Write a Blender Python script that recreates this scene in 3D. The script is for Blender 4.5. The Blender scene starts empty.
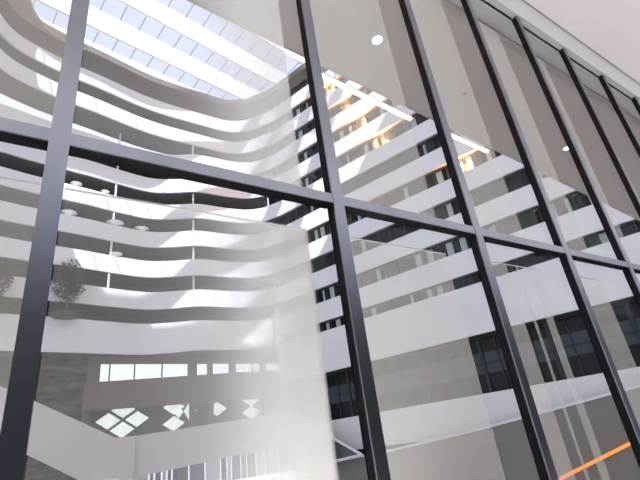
import bpy, bmesh, math, random
from mathutils import Vector, Matrix
random.seed(7)
S = bpy.context.scene
COL = S.collection

# ------------------------------------------------------------------ camera
EYE = 1.6
cd = bpy.data.cameras.new('camera'); cam = bpy.data.objects.new('camera', cd); COL.objects.link(cam)
cd.sensor_width = 36.0; cd.lens = 441.9 / 640 * 36.0; cd.clip_start = 0.05; cd.clip_end = 500
RX = Vector((0.83439, -0.53697, -0.12430)); RY = Vector((-0.13400, -0.41638, 0.89926)); RZ = Vector((-0.53464, -0.73368, -0.41938))
m = Matrix.Identity(4)
for i in range(3):
    m[i][0], m[i][1], m[i][2] = RX[i], RY[i], RZ[i]
m[2][3] = EYE
cam.matrix_world = m
S.camera = cam
S.cycles.transparent_max_bounces = 32
# ------------------------------------------------------------------ world, sun, exposure
w = bpy.data.worlds.new('sky'); S.world = w; w.use_nodes = True
bg = w.node_tree.nodes['Background']; bg.inputs[0].default_value = (0.86, 0.90, 1.0, 1); bg.inputs[1].default_value = 0.95
sd = bpy.data.lights.new('sun', 'SUN'); sd.energy = 8.0; sd.angle = math.radians(0.6); sd.color = (1, 0.96, 0.9)
so = bpy.data.objects.new('sun', sd); COL.objects.link(so)
SUN = Vector((0.35, 1.0, -1.55)).normalized()
so.rotation_euler = SUN.to_track_quat('-Z', 'Y').to_euler(); so.location = (0, -5, 60)
vs = S.view_settings
vs.view_transform = 'Standard'; vs.look = 'None'; vs.gamma = 1.0; vs.use_curve_mapping = False; vs.exposure = 0.42

# ------------------------------------------------------------------ materials
def mat(name, col, rough=0.7, metal=0.0, spec=0.3, noise=0.0, scale=4.0, emit=None, bump=0.0, stretch=None):
    M = bpy.data.materials.new(name); M.use_nodes = True; nt = M.node_tree; b = nt.nodes['Principled BSDF']
    b.inputs['Base Color'].default_value = (*col, 1); b.inputs['Roughness'].default_value = rough
    b.inputs['Metallic'].default_value = metal; b.inputs['Specular IOR Level'].default_value = spec
    if noise or bump:
        tc = nt.nodes.new('ShaderNodeTexCoord'); n = nt.nodes.new('ShaderNodeTexNoise'); n.inputs['Scale'].default_value = scale
        n.inputs['Detail'].default_value = 5
        src = tc.outputs['Object']
        if stretch:
            mp = nt.nodes.new('ShaderNodeMapping'); mp.inputs['Scale'].default_value = stretch
            nt.links.new(src, mp.inputs[0]); src = mp.outputs[0]
        nt.links.new(src, n.inputs['Vector'])
        if noise:
            r = nt.nodes.new('ShaderNodeMapRange'); r.inputs[1].default_value = 0.3; r.inputs[2].default_value = 0.7
            r.inputs[3].default_value = 1 - noise; r.inputs[4].default_value = 1 + noise
            mx = nt.nodes.new('ShaderNodeVectorMath'); mx.operation = 'SCALE'; mx.inputs[0].default_value = col
            nt.links.new(n.outputs[0], r.inputs[0]); nt.links.new(r.outputs[0], mx.inputs['Scale'])
            nt.links.new(mx.outputs[0], b.inputs['Base Color'])
        if bump:
            bp = nt.nodes.new('ShaderNodeBump'); bp.inputs['Strength'].default_value = bump
            nt.links.new(n.outputs[0], bp.inputs['Height']); nt.links.new(bp.outputs[0], b.inputs['Normal'])
    if emit:
        b.inputs['Emission Color'].default_value = (*emit[0], 1); b.inputs['Emission Strength'].default_value = emit[1]
    return M

def glass_mat(name, tint, refl, rough=0.0):
    M = bpy.data.materials.new(name); M.use_nodes = True; nt = M.node_tree; nt.nodes.clear()
    o = nt.nodes.new('ShaderNodeOutputMaterial'); t = nt.nodes.new('ShaderNodeBsdfTransparent'); t.inputs[0].default_value = (*tint, 1)
    g = nt.nodes.new('ShaderNodeBsdfGlossy'); g.inputs['Roughness'].default_value = rough
    x = nt.nodes.new('ShaderNodeMixShader'); x.inputs[0].default_value = refl
    nt.links.new(t.outputs[0], x.inputs[1]); nt.links.new(g.outputs[0], x.inputs[2]); nt.links.new(x.outputs[0], o.inputs[0])
    return M

def veil_mat(name, col, stops, grad=False):
    """added sheer fabric: part lets you see through, part scatters light"""
    M = bpy.data.materials.new(name); M.use_nodes = True; nt = M.node_tree; nt.nodes.clear()
    o = nt.nodes.new('ShaderNodeOutputMaterial'); t = nt.nodes.new('ShaderNodeBsdfTransparent')
    d = nt.nodes.new('ShaderNodeBsdfDiffuse'); d.inputs[0].default_value = (*col, 1)
    l = nt.nodes.new('ShaderNodeBsdfTranslucent'); l.inputs[0].default_value = (*col, 1)
    a = nt.nodes.new('ShaderNodeMixShader'); a.inputs[0].default_value = 0.5
    nt.links.new(d.outputs[0], a.inputs[1]); nt.links.new(l.outputs[0], a.inputs[2])
    x = nt.nodes.new('ShaderNodeMixShader'); nt.links.new(t.outputs[0], x.inputs[1]); nt.links.new(a.outputs[0], x.inputs[2])
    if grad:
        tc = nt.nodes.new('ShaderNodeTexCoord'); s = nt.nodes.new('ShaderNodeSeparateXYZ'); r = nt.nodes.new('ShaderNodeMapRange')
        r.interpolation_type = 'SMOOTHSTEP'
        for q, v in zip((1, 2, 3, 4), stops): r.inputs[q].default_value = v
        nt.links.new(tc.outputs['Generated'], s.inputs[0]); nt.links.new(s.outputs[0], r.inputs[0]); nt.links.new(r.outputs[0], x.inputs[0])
    else:
        x.inputs[0].default_value = stops
    nt.links.new(x.outputs[0], o.inputs[0])
    return M

WHITE = mat('white_painted_panel', (0.62, 0.62, 0.645), 0.5, noise=0.03, scale=0.15)
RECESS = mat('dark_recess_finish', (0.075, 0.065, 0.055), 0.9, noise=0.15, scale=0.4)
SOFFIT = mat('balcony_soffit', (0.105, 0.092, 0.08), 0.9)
CEIL_IN = mat('reflected_ceiling_beige', (0.44, 0.40, 0.375), 0.9, noise=0.02, scale=0.8)
CEIL_OUT = mat('white_ceiling_board', (0.93, 0.88, 0.87), 0.9)
COVE = mat('cove_paint', (0.55, 0.54, 0.54), 0.7)
FLOOR = mat('pale_stone_floor', (0.62, 0.60, 0.58), 0.5, noise=0.06, scale=0.6)
CAP = mat('slate_aluminium', (0.20, 0.21, 0.245), 0.30, metal=0.92, spec=0.5, noise=0.08, scale=3)
SIDE_SHADE = mat('side_shade_black', (0.012, 0.012, 0.013), 0.8, spec=0.1)  # frame sides and undersides, their shade put in as black
PANE = glass_mat('clear_glass', (0.97, 0.98, 0.985), 0.012)
SKYGLASS = glass_mat('skylight_glass', (0.86, 0.88, 0.95), 0.04)
DARKGLASS = mat('dark_window_glass', (0.012, 0.014, 0.016), 0.15, spec=0.15)
FRAME = mat('dark_window_frame', (0.03, 0.03, 0.032), 0.6)
CURTAIN = mat('pale_curtain_fabric', (0.36, 0.41, 0.40), 0.9)
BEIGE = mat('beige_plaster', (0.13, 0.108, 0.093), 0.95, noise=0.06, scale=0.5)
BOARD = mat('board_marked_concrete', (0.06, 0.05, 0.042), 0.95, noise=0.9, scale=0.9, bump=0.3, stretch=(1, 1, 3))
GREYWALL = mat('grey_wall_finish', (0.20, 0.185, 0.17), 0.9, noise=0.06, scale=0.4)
BEAM = mat('white_skylight_fin', (0.92, 0.92, 0.90), 0.6)
BAR = mat('grey_glazing_bar', (0.25, 0.26, 0.30), 0.5)
FOLIAGE = mat('rusty_green_leaves', (0.055, 0.05, 0.03), 0.9, noise=0.5, scale=3)
BARK = mat('brown_bark', (0.10, 0.07, 0.05), 0.9)
LEDW = mat('warm_light_strip', (0.3, 0.12, 0.04), 0.5, emit=((1.0, 0.33, 0.07), 0.75))
LEDLAMP = mat('downlight_lens', (1, 1, 1), 0.5, emit=((1.0, 0.93, 0.85), 3.0))
BOWLW = mat('bright_spot_white', (0.97, 0.97, 0.97), 0.5)
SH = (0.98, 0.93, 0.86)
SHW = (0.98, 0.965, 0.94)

# ------------------------------------------------------------------ helpers
def props(o, label=None, cat=None, group=None, kind=None):
    if label: o['label'] = label
    if cat: o['category'] = cat
    if group: o['group'] = group
    if kind: o['kind'] = kind
    return o

def empty(name, loc=(0, 0, 0), **k):
    o = bpy.data.objects.new(name, None); o.empty_display_size = 0.2; COL.objects.link(o); o.location = loc
    return props(o, **k)

class MB:
    def __init__(s): s.v = []; s.f = []
    def add(s, vs_, fs):
        n = len(s.v); s.v += [tuple(v) for v in vs_]; s.f += [tuple(i + n for i in f) for f in fs]; return s
    def box(s, x0, x1, y0, y1, z0, z1):
        return s.add([(x0, y0, z0), (x1, y0, z0), (x1, y1, z0), (x0, y1, z0), (x0, y0, z1), (x1, y0, z1), (x1, y1, z1), (x0, y1, z1)],
                     [(0, 3, 2, 1), (4, 5, 6, 7), (0, 1, 5, 4), (1, 2, 6, 5), (2, 3, 7, 6), (3, 0, 4, 7)])
    def obox(s, o, u, v, n, a0, a1, b0, b1, c0, c1):
        """box in the frame o,u,v,n"""
        P = [o + u * a + v * b + n * c for c in (c0, c1) for b in (b0, b1) for a in (a0, a1)]
        return s.add(P, [(0, 2, 3, 1), (4, 5, 7, 6), (0, 1, 5, 4), (1, 3, 7, 5), (3, 2, 6, 7), (2, 0, 4, 6)])
    def ribbon(s, A, B, z0, z1):
        n = len(A); V = []
        for a, b in zip(A, B):
            V += [(a[0], a[1], z0), (b[0], b[1], z0), (b[0], b[1], z1), (a[0], a[1], z1)]
        F = []
        for i in range(n - 1):
            p, q = 4 * i, 4 * i + 4
            for k in range(4):
                F.append((p + k, p + (k + 1) % 4, q + (k + 1) % 4, q + k))
        F += [(3, 2, 1, 0), tuple(4 * (n - 1) + k for k in range(4))]
        return s.add(V, F)
    def prism(s, pts, off):
        """polygon pts (3d) extruded by vector off"""
        n = len(pts); off = Vector(off); pts = [Vector(p) for p in pts]
        return s.add(pts + [p + off for p in pts], [tuple(range(n))[::-1], tuple(range(n, 2 * n))] + [(i, (i + 1) % n, n + (i + 1) % n, n + i) for i in range(n)])
    def lathe(s, c, prof, n=24):
        V = []; F = []
        for r, z in prof:
            for i in range(n):
                a = 2 * math.pi * i / n; V.append((c[0] + r * math.cos(a), c[1] + r * math.sin(a), c[2] + z))
        for j in range(len(prof) - 1):
            for i in range(n):
                F.append((j * n + i, j * n + (i + 1) % n, (j + 1) * n + (i + 1) % n, (j + 1) * n + i))
        F += [tuple(range(n))[::-1], tuple((len(prof) - 1) * n + i for i in range(n))]
        return s.add(V, F)
    def tube(s, a, b, r0, r1, n=8):
        a = Vector(a); b = Vector(b); d = (b - a).normalized(); u = d.orthogonal().normalized(); v = d.cross(u)
        V = [a + (u * math.cos(t) + v * math.sin(t)) * r0 for t in [2 * math.pi * i / n for i in range(n)]] + \
            [b + (u * math.cos(t) + v * math.sin(t)) * r1 for t in [2 * math.pi * i / n for i in range(n)]]
        return s.add(V, [(i, (i + 1) % n, n + (i + 1) % n, n + i) for i in range(n)] + [tuple(range(n))[::-1], tuple(range(n, 2 * n))])
    def build(s, name, material, parent=None, smooth=False, bevel=0, **k):
        me = bpy.data.meshes.new(name)
        org = parent.matrix_world.translation if False else Vector((0, 0, 0))
        if parent is not None:
            p = parent
            while p is not None: org = org + p.location; p = p.parent
        me.from_pydata([tuple(Vector(v) - org) for v in s.v], [], s.f)
        bm = bmesh.new(); bm.from_mesh(me); bmesh.ops.recalc_face_normals(bm, faces=bm.faces); bm.to_mesh(me); bm.free()
        me.materials.append(material)
        if smooth: me.shade_smooth()
        o = bpy.data.objects.new(name, me); COL.objects.link(o)
        if parent is not None: o.parent = parent
        if bevel:
            b = o.modifiers.new('bevel', 'BEVEL'); b.width = bevel; b.segments = 2
        return props(o, **k)

def catmull(pts, n=6):
    P = [pts[0]] + list(pts) + [pts[-1]]; out = []
    for i in range(1, len(P) - 2):
        p0, p1, p2, p3 = P[i - 1:i + 3]
        for k in range(n):
            t = k / n
            out.append(tuple(0.5 * ((2 * p1[j]) + (-p0[j] + p2[j]) * t + (2 * p0[j] - 5 * p1[j] + 4 * p2[j] - p3[j]) * t * t + (-p0[j] + 3 * p1[j] - 3 * p2[j] + p3[j]) * t ** 3) for j in (0, 1)))
    out.append(tuple(pts[-1])); return out

def offset(path, d):
    out = []
    for i, p in enumerate(path):
        a = path[max(i - 1, 0)]; b = path[min(i + 1, len(path) - 1)]
        t = Vector((b[0] - a[0], b[1] - a[1])).normalized(); out.append((p[0] - t.y * d, p[1] + t.x * d))
    return out

D = 2.0            # distance camera - curtain wall
P = 32.0           # scale of the atrium, its reflection built as real geometry beyond the glass
def sc(path): return [(x * P, y * P) for x, y in path]
def Z(z): return z * P + EYE

# ------------------------------------------------------------------ floor and ceilings
def slab(name, pts, z0, z1, material):
    return MB().prism([(x, y, z0) for x, y in pts], (0, 0, z1 - z0)).build(name, material, kind='structure')
slab('floor', [(-14, -6), (40, -6), (40, 3.2), (-14, 3.2)], -0.25, 0.0, FLOOR)
slab('floor_lower', [(-18, 3.2), (40, 3.2), (40, 46), (-18, 46)], -6.0, -5.7, FLOOR)
NAVY = mat('added_wall_navy', (0.03, 0.035, 0.05), 0.7)
slab('added_dark_wall', [(-9, -4.7), (26, -4.7), (26, -4.5), (-9, -4.5)], 0.0, 5.2, NAVY)  # unseen dark wall, added so the mullion caps reflect dark low down
slab('sun_blocking_roof', [(-14, -30), (46, -30), (46, 4.0), (-14, 29.5)], 1.28 * 32 + 1.6, 1.3 * 32 + 1.6, CEIL_OUT)  # unseen roof slab, added and shaped to keep sun off the lower facade
HC = 5.9           # ceiling height above the eye
ZC = EYE + HC
slab('ceiling_front', [(-9, -4.5), (30, -4.5), (30, 1.80), (-9, 1.80)], ZC, ZC + 0.25, CEIL_OUT)
EA = (-9.0, 0.709 * HC + 0.063 * (-9.0 - 0.298 * HC)); EB = (26.0, 0.709 * HC + 0.063 * (26.0 - 0.298 * HC))
slab('ceiling_inner', [(-9, 2.40), (26, 2.40), EB, EA], ZC, ZC + 0.25, CEIL_IN)  # reflection of the front ceiling, its dimmer tone put into the colour
# plastered bulkhead around the head of the glass, curving up to both ceilings
mb = MB(); prof = []
for i in range(9):
    a = i / 8; prof.append((1.80 + 0.17 * a, ZC + 0.02 - 0.15 * (0.35 * a + 0.65 * a * a)))
prof += [(1.97, EYE + 5.77), (2.12, EYE + 5.77)]
for i in range(9):
    a = i / 8 * math.pi / 2; prof.append((2.40 - 0.28 * math.cos(a), ZC + 0.02 - 0.15 * (1 - math.sin(a))))
prof += [(2.40, ZC + 0.2), (1.80, ZC + 0.2)]
mb.prism([(-9, y, z) for y, z in prof], (35, 0, 0)).build('trim_1', COVE, kind='structure')
mb = MB(); mb.prism([(EA[0], EA[1], ZC - 0.02), (EB[0], EB[1], ZC - 0.02), (EB[0], EB[1] + 0.02, ZC - 0.02), (EA[0], EA[1] + 0.02, ZC - 0.02)], (0, 0, 0.3)).build('trim_2', CEIL_IN, kind='structure')

# ------------------------------------------------------------------ glass curtain wall
MX = [-2.47, -1.65, -0.83, -0.008, 0.806, 1.538, 2.245, 2.94, 3.635, 4.33, 5.03, 5.73, 6.43]
FW, FD = 0.043, 0.031
ZT, ZB, ZH = EYE + 0.757 * D, EYE + 0.722 * D, EYE + 2.885 * D
GY = D * (1 + FD) + 0.012
for i in range(len(MX) - 1):
    x0, x1 = MX[i] * D, MX[i + 1] * D; fw = FW * D
    e = empty('window_%d' % (i + 1), (x0, GY, 0), kind='structure')
    MB().box(x0 + 0.004, x0 + fw - 0.002, D + 0.012, GY + 0.012, 0, ZH + 0.05).build('mullion', SIDE_SHADE, e)
    c = MB().box(x0, x0 + fw, D, D + 0.012, 0, ZH + 0.05).build('mullion_cap', CAP, e)
    for (a, b, nm) in ((ZB, ZT, 'transom'), (ZH, ZH + 0.03, 'head_rail'), (0, 0.08, 'sill_rail')):
        MB().box(x0 + fw, x1, D + (0.06 if nm == 'head_rail' else 0.014), GY + 0.02, a, b).build(nm, SIDE_SHADE, e)
        if nm != 'head_rail':
            MB().box(x0 + fw, x1, D + 0.003, D + 0.014, a, b).build(nm + '_cap', CAP, e)
    MB().box(x0 + fw, x1 + 0.004, GY, GY + 0.010, 0.08, ZB).build('lower_pane', PANE, e)
    MB().box(x0 + fw, x1 + 0.004, GY, GY + 0.010, ZT, ZH).build('upper_pane', PANE, e)

# ------------------------------------------------------------------ pale light veil over the glass, built as added sheer screens
SY = 1.2 * D
S_UP = veil_mat('veil_sheer', SH, 0.225)
# gathered fabric: added layers whose rising opacity paints the wash brightening to the right
S_FOLD = [veil_mat('veil_wash_gradient_%d' % k, SHW, (a, b, c, 0.245), True) for k, (a, b, c) in enumerate(((0.2, 0.75, 0.09), (0.2, 0.80, 0.08), (0.45, 0.80, 0.0), (0.48, 0.85, 0.0), (0.50, 0.9, 0.0), (0.52, 0.94, 0.0), (0.55, 0.98, 0.0), (0.58, 1.0, 0.0), (0.60, 1.0, 0.0)))]
S_LT = veil_mat('light_veil_sheer', SH, 0.17)
def screen(name, xs, z0, z1, material, label, group=None, hang=True):
    e = empty(name, (xs[0][0], SY, z1 if hang else z0), label=label, cat='veil screen')
    if group: e['group'] = group
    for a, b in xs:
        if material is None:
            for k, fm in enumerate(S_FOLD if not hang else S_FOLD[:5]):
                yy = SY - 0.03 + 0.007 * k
                MB().add([(a, yy, z0), (b, yy, z0), (b, yy, z1 - 0.006), (a, yy, z1 - 0.006)], [(0, 1, 2, 3)]).build('veil_layer', fm, e)
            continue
        MB().box(a, b, SY - 0.001, SY + 0.001, z0, z1 - 0.006).build('veil_fabric', material, e)
    A, B = xs[0][0], xs[-1][1]
    MB().box(A, B, SY - 0.004, SY + 0.004, z1 - 0.008, z1).build('top_rail', SCR, e)
    return e
SCR = mat('pale_screen_rail', (0.7, 0.68, 0.66), 0.5)
zsplit_lo, zsplit_hi = EYE + 0.72 * D, EYE + 0.83 * D
names = {2: 'the window bay at the left edge of the photo', 3: 'the bay beside the broad mullion', 4: 'the middle bay, right of the second mullion',
         5: 'the bay right of the third mullion', 6: 'the bay right of the fourth mullion', 7: 'the bay right of the fifth mullion', 8: 'the narrow bay at the far right edge'}
SX = {2: (-0.80, 0.03), 3: (0.045, 0.816), 4: (0.99, 1.566), 5: (1.87, 2.286), 6: (2.73, 3.0), 7: (3.57, 3.68)}
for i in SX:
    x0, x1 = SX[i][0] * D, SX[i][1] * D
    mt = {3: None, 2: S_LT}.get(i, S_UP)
    screen('veil_screen', [(x0, x1)], zsplit_hi, ZC - 0.02, mt, ('upper bright veil of light, added as sheer layers, densest at right, inside ' if i == 3 else 'upper pale veil of light, added as a sheer screen inside ') + names[i])
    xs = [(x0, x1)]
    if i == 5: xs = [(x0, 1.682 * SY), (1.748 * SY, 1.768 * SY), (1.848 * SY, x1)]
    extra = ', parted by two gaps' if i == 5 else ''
    screen('veil_screen', xs, 0.0, zsplit_lo, mt, ('lower bright veil of light, added as sheer layers, densest at right, inside ' if i == 3 else 'lower pale veil of light, added as a sheer screen inside ') + names[i] + extra, hang=False)

# ------------------------------------------------------------------ atrium: balcony rings
TH = -0.32
DV = (math.sin(TH), math.cos(TH)); NV = (math.cos(TH), -math.sin(TH))
def fac(al, off=0.0): return (NV[0] * (1 + off) + DV[0] * al, NV[1] * (1 + off) + DV[1] * al)
LOW = [(-0.50, 1.10), (-0.30, 1.19), (-0.10, 1.235), (-0.03, 1.25), (0.10, 1.268), (0.20, 1.287), (0.29, 1.297), (0.36, 1.275), (0.43, 1.243), (0.53, 1.236), (0.60, 1.222), (0.645, 1.19)]
UPP = [(-0.24, 0.80), (-0.20, 1.00), (-0.165, 1.10), (-0.126, 1.148), (-0.06, 1.178), (0.02, 1.20), (0.10, 1.215), (0.27, 1.25), (0.44, 1.254), (0.55, 1.25), (0.615, 1.215), (0.65, 1.17)]
AL = [0.86, 0.6, 0.3, 0.0, -0.12]
low = catmull(LOW, 6); upp = catmull(UPP, 6)
facp = [fac(a) for a in AL]
def pathfor(z): return upp if z > 0.97 else low
ordinal = {0.42: 'lowest', 0.52: 'second lowest', 0.62: 'third lowest', 0.72: 'fourth lowest', 0.82: 'fifth, dark backed, seen just under the transom', 0.92: 'sixth, half hidden behind the transom',
           1.02: 'third highest', 1.12: 'second highest'}
UFr = Vector((DV[0], DV[1], 0)); NFr = Vector((NV[0], NV[1], 0)); UP = Vector((0, 0, 1))
def window_unit(e, al0, al1, z0, z1, off, material=DARKGLASS):
    """one glazed unit set in the facade plane"""
    o = Vector((NV[0] * (1 + off) * P, NV[1] * (1 + off) * P, 0)); fr = 0.09
    a0, a1 = al0 * P, al1 * P
    mb = MB()
    for (p, q, r, s_) in ((a0, a0 + fr, z0, z1), (a1 - fr, a1, z0, z1), (a0 + fr, a1 - fr, z1 - fr, z1), (a0 + fr, a1 - fr, z0, z0 + fr), ((a0 + a1) / 2 - 0.04, (a0 + a1) / 2 + 0.04, z0 + fr, z1 - fr)):
        mb.obox(o, UFr, UP, NFr, p, q, r, s_, -0.08, 0.05)
    wf = mb.build('window', FRAME, e)
    MB().obox(o, UFr, UP, NFr, a0, a1, z0, z1, 0.05, 0.07).build('glass', material, wf)
    for h_ in (0, 1):
        if random.random() < 0.45: continue
        hw_ = (a1 - a0) / 2; c0 = a0 + fr + h_ * hw_ + random.random() * 0.35 * hw_; c1 = min(a0 + (h_ + 1) * hw_ - fr, c0 + random.uniform(0.2, 0.6)); mb = MB()
        n = 14; A = []; B = []
        for k in range(n + 1):
            a = c0 + (c1 - c0) * k / n; q = 0.012 * math.sin(k * 2.4) - 0.0
            p = o + UFr * a + NFr * (0.02 + q); A.append((p.x, p.y)); p2 = p + NFr * 0.012; B.append((p2.x, p2.y))
        mb.ribbon(A, B, z0 + fr, z1 - fr).build('curtain', CURTAIN, wf)
J = [0.42, 0.52, 0.62, 0.72, 0.82, 0.92, 1.02, 1.12]
for z in J:
    left = pathfor(z); full = left + facp
    e = empty('balcony_floor', (0.3 * P, 1.25 * P, Z(z)), label='white balcony ring of the atrium, the %s of the stacked bands' % ordinal[z], cat='balcony', group='stacked white balcony bands of the atrium')
    A = sc(full); B = sc(offset(full, 0.006))
    MB().ribbon(A, B, Z(z), Z(z + 0.053)).build('parapet', WHITE, e)
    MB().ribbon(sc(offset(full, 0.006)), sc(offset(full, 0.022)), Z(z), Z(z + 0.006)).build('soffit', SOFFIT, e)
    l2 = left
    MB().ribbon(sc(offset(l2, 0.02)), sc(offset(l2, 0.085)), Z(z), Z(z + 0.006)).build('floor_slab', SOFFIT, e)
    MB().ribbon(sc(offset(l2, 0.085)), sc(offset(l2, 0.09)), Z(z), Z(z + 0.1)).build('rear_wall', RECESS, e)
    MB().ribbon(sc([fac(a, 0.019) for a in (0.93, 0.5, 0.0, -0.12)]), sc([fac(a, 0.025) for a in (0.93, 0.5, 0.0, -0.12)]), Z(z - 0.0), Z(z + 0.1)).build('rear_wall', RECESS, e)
    for (cx, cy) in ((0.185, 1.29), (0.42, 1.262)):
        if z < 0.97:
            MB().tube((cx * P, cy * P, Z(z + 0.006)), (cx * P, cy * P, Z(z + 0.1)), 0.10, 0.10, 12).build('column', WHITE, e)
    for k in range(13):
        window_unit(e, -0.11 + k * 0.08, -0.11 + k * 0.08 + 0.072, Z(z + 0.008), Z(z + 0.099), 0.015)

# top ring and roof rim
full = upp + facp
e = empty('roof_rim', (0.3 * P, 1.25 * P, Z(1.22)), label='curved beige rim edging the skylight above the top balcony', cat='roof edge')
MB().ribbon(sc(offset(full, -0.004)), sc(offset(full, 0.09)), Z(1.25), Z(1.275)).build('rim_slab', mat('rim_plaster', (0.16, 0.135, 0.115), 0.8), e)
inner = catmull([(-0.06, 0.80), (-0.10, 1.0), (-0.105, 1.085), (-0.08, 1.14), (-0.035, 1.177), (0.047, 1.198)], 5)
outer = catmull([(-0.24, 0.80), (-0.20, 1.00), (-0.165, 1.10), (-0.126, 1.148), (-0.06, 1.178), (0.02, 1.20)], 5)
n = min(len(inner), len(outer))
MB().ribbon(sc(inner[:n]), sc(outer[:n]), Z(1.24), Z(1.25)).build('rim_soffit', mat('rim_soffit_plaster', (0.36, 0.295, 0.26), 0.8), e)

# lower facade on the right wing
def fribbon(name, z0, z1, off, th, material, e, a0=0.93, a1=-0.12):
    return MB().ribbon(sc([fac(a0, off), fac(a1, off)]), sc([fac(a0, off + th), fac(a1, off + th)]), Z(z0), Z(z1)).build(name, material, e)
e = empty('gallery_storey', (0.9 * P, 0.6 * P, Z(0.18)), label='tall plain white fascia band with a window row below the stacked balconies', cat='balcony')
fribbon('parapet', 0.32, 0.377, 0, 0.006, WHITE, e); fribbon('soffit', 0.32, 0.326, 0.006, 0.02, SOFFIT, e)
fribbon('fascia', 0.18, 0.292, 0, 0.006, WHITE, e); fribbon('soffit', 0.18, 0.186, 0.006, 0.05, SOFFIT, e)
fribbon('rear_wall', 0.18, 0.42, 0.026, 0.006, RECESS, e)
for k in range(13):
    window_unit(e, -0.11 + k * 0.08, -0.11 + k * 0.08 + 0.072, Z(0.290), Z(0.320), 0.015)
    window_unit(e, -0.11 + k * 0.08, -0.11 + k * 0.08 + 0.072, Z(0.37), Z(0.419), 0.015)
lw = low[:-2]
MB().ribbon(sc(low), sc(offset(low, 0.006)), Z(0.29), Z(0.377)).build('curved_parapet', WHITE, e)
MB().ribbon(sc(offset(lw, 0.006)), sc(offset(lw, 0.085)), Z(0.29), Z(0.296)).build('floor_slab', SOFFIT, e)
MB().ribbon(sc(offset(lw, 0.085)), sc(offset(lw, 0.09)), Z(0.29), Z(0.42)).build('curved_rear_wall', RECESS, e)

e = empty('glazed_lobby_front', (0.9 * P, 0.6 * P, Z(0.05)), label='dark glazed storefront strip under the tall white fascia', cat='storefront')
PG = mat('blue_grey_spandrel', (0.045, 0.055, 0.068), 0.4, spec=0.2)
for k in range(14):
    a0 = -0.11 + k * 0.075; o = Vector((NV[0] * 1.04 * P, NV[1] * 1.04 * P, 0)); mb = MB()
    for (p, q, r, s_) in ((0, 0.12, 0.04, 0.186), (2.28, 2.4, 0.04, 0.186), (0.12, 2.28, 0.176, 0.186), (0.12, 2.28, 0.12, 0.122), (1.15, 1.23, 0.04, 0.176)):
        mb.obox(o, UFr, UP, NFr, a0 * P + p, a0 * P + q, Z(r), Z(s_), -0.1, 0.05)
    g = mb.build('storefront_frame', FRAME, e)
    MB().obox(o, UFr, UP, NFr, a0 * P, a0 * P + 2.4, Z(0.04), Z(0.186), 0.05, 0.08).build('dark_glass', DARKGLASS, g)
    MB().obox(o, UFr, UP, NFr, a0 * P + 0.14, a0 * P + 2.26, Z(0.10), Z(0.145), 0.0, 0.04).build('spandrel', PG, g)
e = empty('mezzanine_edge', (0.9 * P, 0.6 * P, Z(0.0)), label='long white slab edge running under the dark storefront', cat='slab edge')
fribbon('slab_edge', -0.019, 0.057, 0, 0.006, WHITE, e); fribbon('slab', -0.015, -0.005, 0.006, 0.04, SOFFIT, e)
fribbon('lower_wall', -0.226, -0.015, 0.03, 0.01, RECESS, e)

# ramp wall in front of the right wing
def fp(al, z, off=-0.02): 
    p = fac(al * (1 + off), off); return (p[0] * P, p[1] * P, Z(z * (1 + off)))
e = empty('ramp_wall', fp(0.3, -0.049), label='grey beige sloping ramp wall with thin white coping at bottom right', cat='ramp')
TOP = [(0.78, -0.043), (0.615, -0.034), (0.372, -0.012), (0.114, 0.018), (-0.1, 0.043)]
MB().prism([fp(a, z) for a, z in TOP] + [fp(-0.1, -0.225), fp(0.78, -0.225)], tuple(NFr * 0.25)).build('wall_face', GREYWALL, e)
MB().prism([fp(a, z) for a, z in TOP] + [fp(a, z + 0.005) for a, z in TOP[::-1]], tuple(NFr * -0.06)).build('coping', WHITE, e)
# warm light line on the ramp
MB().prism([fp(0.29, -0.129, -0.03), fp(0.05, -0.043, -0.03), fp(0.05, -0.037, -0.03), fp(0.29, -0.123, -0.03)], tuple(NFr * 0.05)).build('light_line', LEDW, label='glowing orange light line running up the ramp wall at bottom right', cat='light strip')

# escalator flank glimpsed between veil screen and mullion
e = empty('escalator', fp(0.8, -0.05, -0.06), label='dark glass sided escalator with white edges, seen beside the second mullion', cat='escalator')
A_, B_, C_, D_ = fp(0.86, 0.070, -0.06), fp(0.679, -0.032, -0.06), fp(0.771, -0.041, -0.06), fp(0.86, -0.048, -0.06)
MB().prism([A_, B_, C_, D_], tuple(NFr * 0.1)).build('glass_flank', mat('teal_dark_glass', (0.05, 0.06, 0.065), 0.1, spec=0.5), e)
MB().tube(A_, B_, 0.10, 0.10).build('handrail', WHITE, e)
MB().tube(D_, B_, 0.10, 0.10).build('lower_edge', WHITE, e)

# ------------------------------------------------------------------ lower left: colonnade, galleries, ramp
def U(x, z, y): return (x * y * P, y * P, Z(z * y))     # direction (x, 1, z) at distance y
def plate(name, pts, y, th, material, parent=None, **k):
    return MB().prism([U(a, b, y) for a, b in pts], (0, th, 0)).build(name, material, parent, **k)
e = empty('textured_wall', U(0.0, -0.03, 1.30), label='rough brown board-marked wall at lower left under the balconies', cat='wall')
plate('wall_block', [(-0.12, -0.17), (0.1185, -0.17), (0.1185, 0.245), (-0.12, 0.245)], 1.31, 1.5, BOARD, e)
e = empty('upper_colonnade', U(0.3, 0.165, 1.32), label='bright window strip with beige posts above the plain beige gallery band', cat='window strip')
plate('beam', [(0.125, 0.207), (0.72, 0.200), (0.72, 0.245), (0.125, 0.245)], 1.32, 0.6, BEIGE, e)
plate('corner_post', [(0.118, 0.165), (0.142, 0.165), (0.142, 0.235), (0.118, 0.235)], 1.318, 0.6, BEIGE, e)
for a, b in ((0.322, 0.340), (0.367, 0.377), (0.420, 0.434), (0.50, 0.512), (0.60, 0.615)):
    plate('post', [(a, 0.165), (b, 0.165), (b, 0.207), (a, 0.207)], 1.32, 0.5, BEIGE, e)
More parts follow.
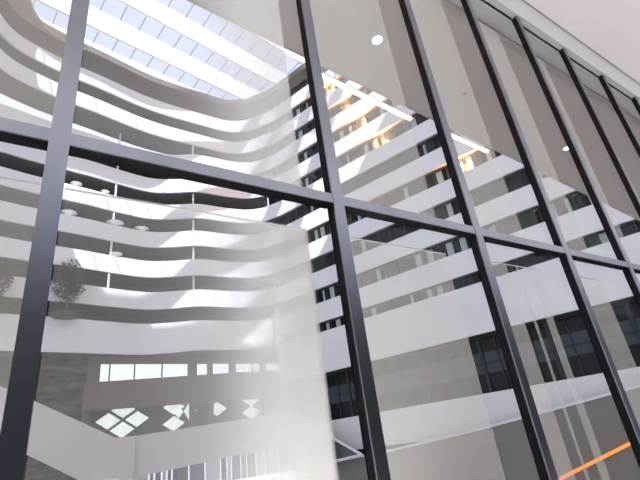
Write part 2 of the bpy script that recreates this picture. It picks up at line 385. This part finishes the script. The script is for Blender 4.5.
for a in (0.158, 0.206, 0.262, 0.475, 0.56):
    plate('glazing_bar', [(a, 0.165), (a + 0.0025, 0.165), (a + 0.0025, 0.207), (a, 0.207)], 1.325, 0.1, FRAME, e)
e = empty('gallery_band', U(0.3, 0.115, 1.28), label='plain beige gallery band between the bright windows and diamond windows', cat='balcony')
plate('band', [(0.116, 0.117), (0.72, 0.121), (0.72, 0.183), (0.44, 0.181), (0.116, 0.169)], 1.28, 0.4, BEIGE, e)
plate('deck', [(0.116, 0.117), (0.72, 0.121), (0.72, 0.123), (0.116, 0.119)], 1.2925, 0.24, SOFFIT, e)
# wall with diamond shaped windows (plates that glow, daylight put in as emission)
e = empty('diamond_window_wall', U(0.3, 0.05, 1.33), label='dark wall pierced by clusters of pale diamond shaped windows', cat='wall')
x0, x1, z0, z1 = 0.118, 0.62, 0.045, 0.128
dia = []
for cx, cz in ((0.190, 0.114), (0.163, 0.095), (0.217, 0.095), (0.190, 0.077), (0.290, 0.113), (0.300, 0.102), (0.325, 0.103), (0.290, 0.080), (0.385, 0.103), (0.468, 0.118), (0.468, 0.090)):
    dia.append((cx, cz))
DG = mat('daylight_emission_glass', (0.3, 0.33, 0.3), 0.2, spec=0.5, noise=0.4, scale=1.5, emit=((0.82, 0.88, 0.78), 0.7))
plate('dark_panel', [(x0, z0), (x1, z0), (x1, z1), (x0, z1)], 1.34, 0.2, mat('dark_lattice_wall', (0.09, 0.085, 0.08), 0.8), e)
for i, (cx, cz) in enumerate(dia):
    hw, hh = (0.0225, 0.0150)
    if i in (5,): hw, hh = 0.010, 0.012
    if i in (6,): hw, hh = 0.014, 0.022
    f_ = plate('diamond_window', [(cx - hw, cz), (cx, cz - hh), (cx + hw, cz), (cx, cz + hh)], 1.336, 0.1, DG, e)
for a in (0.116, 0.325, 0.365, 0.425, 0.50):
    plate('post', [(a, 0.045), (a + 0.012, 0.045), (a + 0.012, 0.122), (a, 0.122)], 1.30, 0.4, BEIGE, e)
# ramp parapet at lower left
e = empty('lower_ramp', U(0.18, -0.04, 1.0), label='folded pale grey ramp parapet dropping then rising at lower left', cat='ramp')
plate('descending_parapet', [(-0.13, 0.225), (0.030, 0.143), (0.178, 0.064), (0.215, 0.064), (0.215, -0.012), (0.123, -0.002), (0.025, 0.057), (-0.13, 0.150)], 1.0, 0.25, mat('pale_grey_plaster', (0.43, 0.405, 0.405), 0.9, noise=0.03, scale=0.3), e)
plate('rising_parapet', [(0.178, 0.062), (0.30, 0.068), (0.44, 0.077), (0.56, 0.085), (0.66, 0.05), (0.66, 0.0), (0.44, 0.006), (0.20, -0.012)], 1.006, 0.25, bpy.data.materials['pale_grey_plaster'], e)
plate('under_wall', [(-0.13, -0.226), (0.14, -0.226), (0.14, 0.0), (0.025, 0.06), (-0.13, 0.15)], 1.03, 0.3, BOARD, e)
# shelves of coloured panels at the very bottom
e = empty('display_rack', U(0.35, -0.045, 1.1), label='row of dark, white and blue upright panels along the bottom edge', cat='display rack')
cols = [(0.05, 0.05, 0.06), (0.6, 0.62, 0.68), (0.10, 0.12, 0.25), (0.55, 0.5, 0.6), (0.2, 0.18, 0.17), (0.75, 0.77, 0.82)]
CM = [mat('panel_finish', c, 0.5) for c in cols]
xx = 0.19; k = 0
while xx < 0.62:
    ww = random.choice((0.006, 0.01, 0.018, 0.03)); plate('upright_panel', [(xx, -0.042), (xx + ww, -0.042), (xx + ww, 0.03), (xx, 0.03)], 1.1, 0.15, random.choice(CM), e); xx += ww + 0.004

# ------------------------------------------------------------------ skylight
e = empty('skylight', (0.3 * P, 1.0 * P, Z(1.28)), label='long skylight of pale blue panes between deep white fins over the atrium', cat='skylight')
def yb(Y0, x): return Y0 + 0.17 * (x - 0.1)
BY = [1.275 - 0.141 * k for k in range(6)]
xa, xb = -0.24, 1.05
for Y0 in BY:
    MB().ribbon(sc([(xa, yb(Y0, xa)), (xb, yb(Y0, xb))]), sc([(xa, yb(Y0, xa) + 0.007), (xb, yb(Y0, xb) + 0.007)]), Z(1.28), Z(1.366)).build('fin', BEAM, e)
for Y0 in BY[1:]:
    q = MB().ribbon(sc([(xa, yb(Y0, xa) + 0.007), (xb, yb(Y0, xb) + 0.007)]), sc([(xa, yb(Y0, xa) + 0.141), (xb, yb(Y0, xb) + 0.141)]), Z(1.366), Z(1.367)).build('glazing', SKYGLASS, e)
    mb = MB()
    for i in range(20):
        x = xa + 0.02 + i * 0.062
        mb.ribbon(sc([(x, yb(Y0, x) + 0.007), (x - 0.02, yb(Y0, x) + 0.141)]), sc([(x + 0.0025, yb(Y0, x) + 0.007), (x - 0.0175, yb(Y0, x) + 0.141)]), Z(1.363), Z(1.366))
    mb.build('glazing_bars', BAR, e)

# ------------------------------------------------------------------ ceiling fittings
def HCp(x, y, dz=0.0): return Vector((x * HC, y * HC, ZC + dz))
for (x, y, r, lb) in ((0.718, 0.587, 0.085, 'larger round downlight glowing in the beige ceiling near the top centre'), (1.812, 0.646, 0.085, 'smaller round downlight glowing in the beige ceiling at the right')):
    c = HCp(x, y)
    e = empty('downlight', tuple(c), label=lb, cat='ceiling light')
    MB().lathe(c, [(r + 0.012, -0.006), (r + 0.012, 0.0)], 28).build('bezel', WHITE, e)
    MB().lathe(c, [(r * 0.7, -0.016), (r * 0.95, -0.013), (r, -0.006)], 28).build('lens', LEDLAMP, e)
for (x, y, lb) in ((1.55, 0.52, 'small dark sprinkler rose in the ceiling right of the third mullion'), (1.13, 0.62, 'small grey ceiling sensor in the bay right of the third mullion'), (2.35, 0.66, 'small grey ceiling sensor at the far right')):
    c = HCp(x, y)
    e = empty('ceiling_sensor', tuple(c), label=lb, cat='sensor')
    MB().lathe(c, [(0.015, -0.03), (0.03, -0.022), (0.045, -0.004), (0.045, 0)], 20).build('sensor_body', mat('grey_sensor', (0.25, 0.22, 0.2), 0.6), e)
# two warm linear fittings just beyond the ceiling edge
LW = mat('warm_white_diffuser', (1, 0.95, 0.85), 0.5, emit=((1.0, 0.86, 0.66), 1.6))
for (xa_, ya_, xb_, yb_, lb) in ((0.645, 0.768, 1.05, 0.799, 'slim warm white light bar hanging beyond the ceiling edge beside the second mullion'), (1.26, 0.802, 1.50, 0.812, 'slim warm white light bar hanging beyond the ceiling edge right of the third mullion')):
    a, b = HCp(xa_, ya_), HCp(xb_, yb_); t = (b - a).normalized(); n_ = Vector((-t.y, t.x, 0))
    e = empty('light_bar', tuple(a), label=lb, cat='ceiling light')
    L = (b - a).length
    MB().obox(a, t, n_, Vector((0, 0, 1)), 0, L, -0.045, 0.045, 0.0, 0.03).build('diffuser', LW, e)
    MB().obox(a, t, n_, Vector((0, 0, 1)), 0, L, -0.05, 0.05, 0.03, 0.05).build('housing', WHITE, e)
    for q in (0.15, 0.85):
        MB().obox(a, t, n_, Vector((0, 0, 1)), L * q, L * q + 0.02, -0.01, 0.01, 0.05, 0.30).build('bracket', WHITE, e)

# unseen fill lights, added to brighten the veil screen and the front ceiling
sp = bpy.data.lights.new('veil_fill_spot', 'SPOT'); sp.energy = 190; sp.spot_size = math.radians(95); sp.spot_blend = 1.0; sp.shadow_soft_size = 0.15
o = bpy.data.objects.new('veil_fill_spot', sp); COL.objects.link(o); o.location = (1.55, 3.05, 0.12)
o.rotation_euler = (Vector((1.52, 2.4, 2.6)) - o.location).to_track_quat('-Z', 'Y').to_euler()
al_ = bpy.data.lights.new('ceiling_fill_light', 'AREA'); al_.shape = 'RECTANGLE'; al_.size = 26; al_.size_y = 0.3; al_.energy = 700
o = bpy.data.objects.new('ceiling_fill_light', al_); COL.objects.link(o); o.location = (8, -4.4, 5.3); o.rotation_euler = (math.radians(160), 0, 0)

# warm lamps inside the rooms at the near ends of the balconies
def room_lamp(al, z):
    p = fac(al, 0.005)
    l = bpy.data.lights.new('room_lamp', 'POINT'); l.energy = 750; l.color = (1.0, 0.42, 0.13); l.shadow_soft_size = 0.12
    o = bpy.data.objects.new('room_lamp', l); COL.objects.link(o); o.location = (p[0] * P, p[1] * P, Z(z + 0.075))
for al, z in ((0.60, 1.02), (0.545, 0.92), (0.50, 0.82), (0.44, 0.72), (0.24, 0.42 + 0.1)):
    room_lamp(al, z)

# ------------------------------------------------------------------ planting and bright spots shaped as added bowls on the balconies
def tree(cx, cy, z0, h, r, label):
    b = Vector((cx * P, cy * P, Z(z0)))
    e = empty('potted_tree', tuple(b), label=label, cat='tree')
    MB().lathe(b, [(0.9, 0), (1.15, 0.25), (0.8, 0.4)], 18).build('planter_mound', FOLIAGE, e)
    mb = MB(); mb.tube(b, b + Vector((0.05, 0, h * 0.55)), 0.10, 0.06)
    tips = []
    for k in range(9):
        a = k * 2.4; q = b + Vector((0, 0, h * (0.25 + 0.04 * k))); t = q + Vector((math.cos(a) * r * 0.6, math.sin(a) * r * 0.6, h * 0.22)); mb.tube(q, t, 0.04, 0.015, 5); tips.append(t)
    mb.build('trunk', BARK, e)
    mb = MB()
    for k in range(1500):
        u = Vector((random.gauss(0, 1), random.gauss(0, 1), random.gauss(0, 1))).normalized() * random.random() ** 0.45
        c = b + Vector((u.x * r, u.y * r, h * 0.63 + u.z * h * 0.38)); s_ = random.uniform(0.08, 0.19)
        d1 = Vector((random.gauss(0, 1), random.gauss(0, 1), random.gauss(0, 1))).normalized(); d2 = d1.orthogonal().normalized()
        mb.add([c - d1 * s_, c - d2 * s_ * 0.5, c + d1 * s_, c + d2 * s_ * 0.5], [(0, 1, 2, 3)])
    mb.build('leaves', FOLIAGE, e)
tree(0.085, 1.242, 0.372, 5.0, 1.35, 'reddish green tree on the lowest curved balcony, right of the broad mullion')
tree(-0.075, 1.225, 0.372, 4.2, 1.3, 'sparse tree cut by the left edge of the photo, left of the broad mullion')

def spot_bowl(x, y, z, r, label):  # added bowls stand in for bright spots of sun on the ledges
    c = Vector((x * P, y * P, Z(z)))
    e = empty('bright_spot_bowl', tuple(c), label=label, cat='spot_bowl', group='bright spots shaped as white bowls along the balcony parapets')
    MB().lathe(c, [(0.12, 0), (0.2, 0.04), (r * 0.6, 0.22), (r, 0.34), (r * 0.95, 0.36), (r * 0.5, 0.30)], 20).build('bowl', BOWLW, e, smooth=False)
random.seed(3)
for (x, y, z, r, lb) in ((0.075, 1.262, 0.777, 0.5, 'bright spot shaped as a white bowl on the fourth lowest balcony ledge, just right of the broad mullion'),
                         (0.155, 1.277, 0.777, 0.4, 'bright spot shaped as a white bowl on the fourth lowest balcony ledge, further right'),
                         (0.065, 1.262, 0.677, 0.7, 'bright spot shaped as a white bowl on the third lowest balcony ledge, nearest the broad mullion'),
                         (0.19, 1.283, 0.677, 0.8, 'bright spot shaped as a white bowl on the third lowest balcony ledge, middle one'),
                         (0.27, 1.297, 0.677, 0.7, 'bright spot shaped as a white bowl on the third lowest balcony ledge, furthest right'),
                         (0.20, 1.287, 0.577, 0.6, 'bright spot shaped as a white bowl alone on the second lowest balcony ledge')):
    spot_bowl(x, y + 0.010, z - 0.004, r, lb)
def shrub(x, y, z, r, label):
    c = Vector((x * P, y * P, Z(z))); mb = MB()
    for k in range(160):
        a = random.random() * 6.28; q = random.random() ** 0.5
        p = c + Vector((math.cos(a) * q * r, math.sin(a) * q * 0.3, random.random() * 0.35 * (1.1 - q))); s_ = random.uniform(0.05, 0.12)
        d1 = Vector((random.gauss(0, 1), random.gauss(0, 1), abs(random.gauss(0, 1)))).normalized(); d2 = d1.orthogonal().normalized()
        mb.add([p - d1 * s_, p - d2 * s_ * 0.5, p + d1 * s_, p + d2 * s_ * 0.5], [(0, 1, 2, 3)])
    mb.build('low_shrub', mat('dark_shrub', (0.03, 0.03, 0.025), 0.9), label=label, cat='shrub')
shrub(0.235, 1.290, 0.377, 0.8, 'low dark shrub on the tall lowest parapet right of the tree')
shrub(0.44, 1.243, 0.377, 0.7, 'low dark shrub on the tall lowest parapet near the bright veil screen')
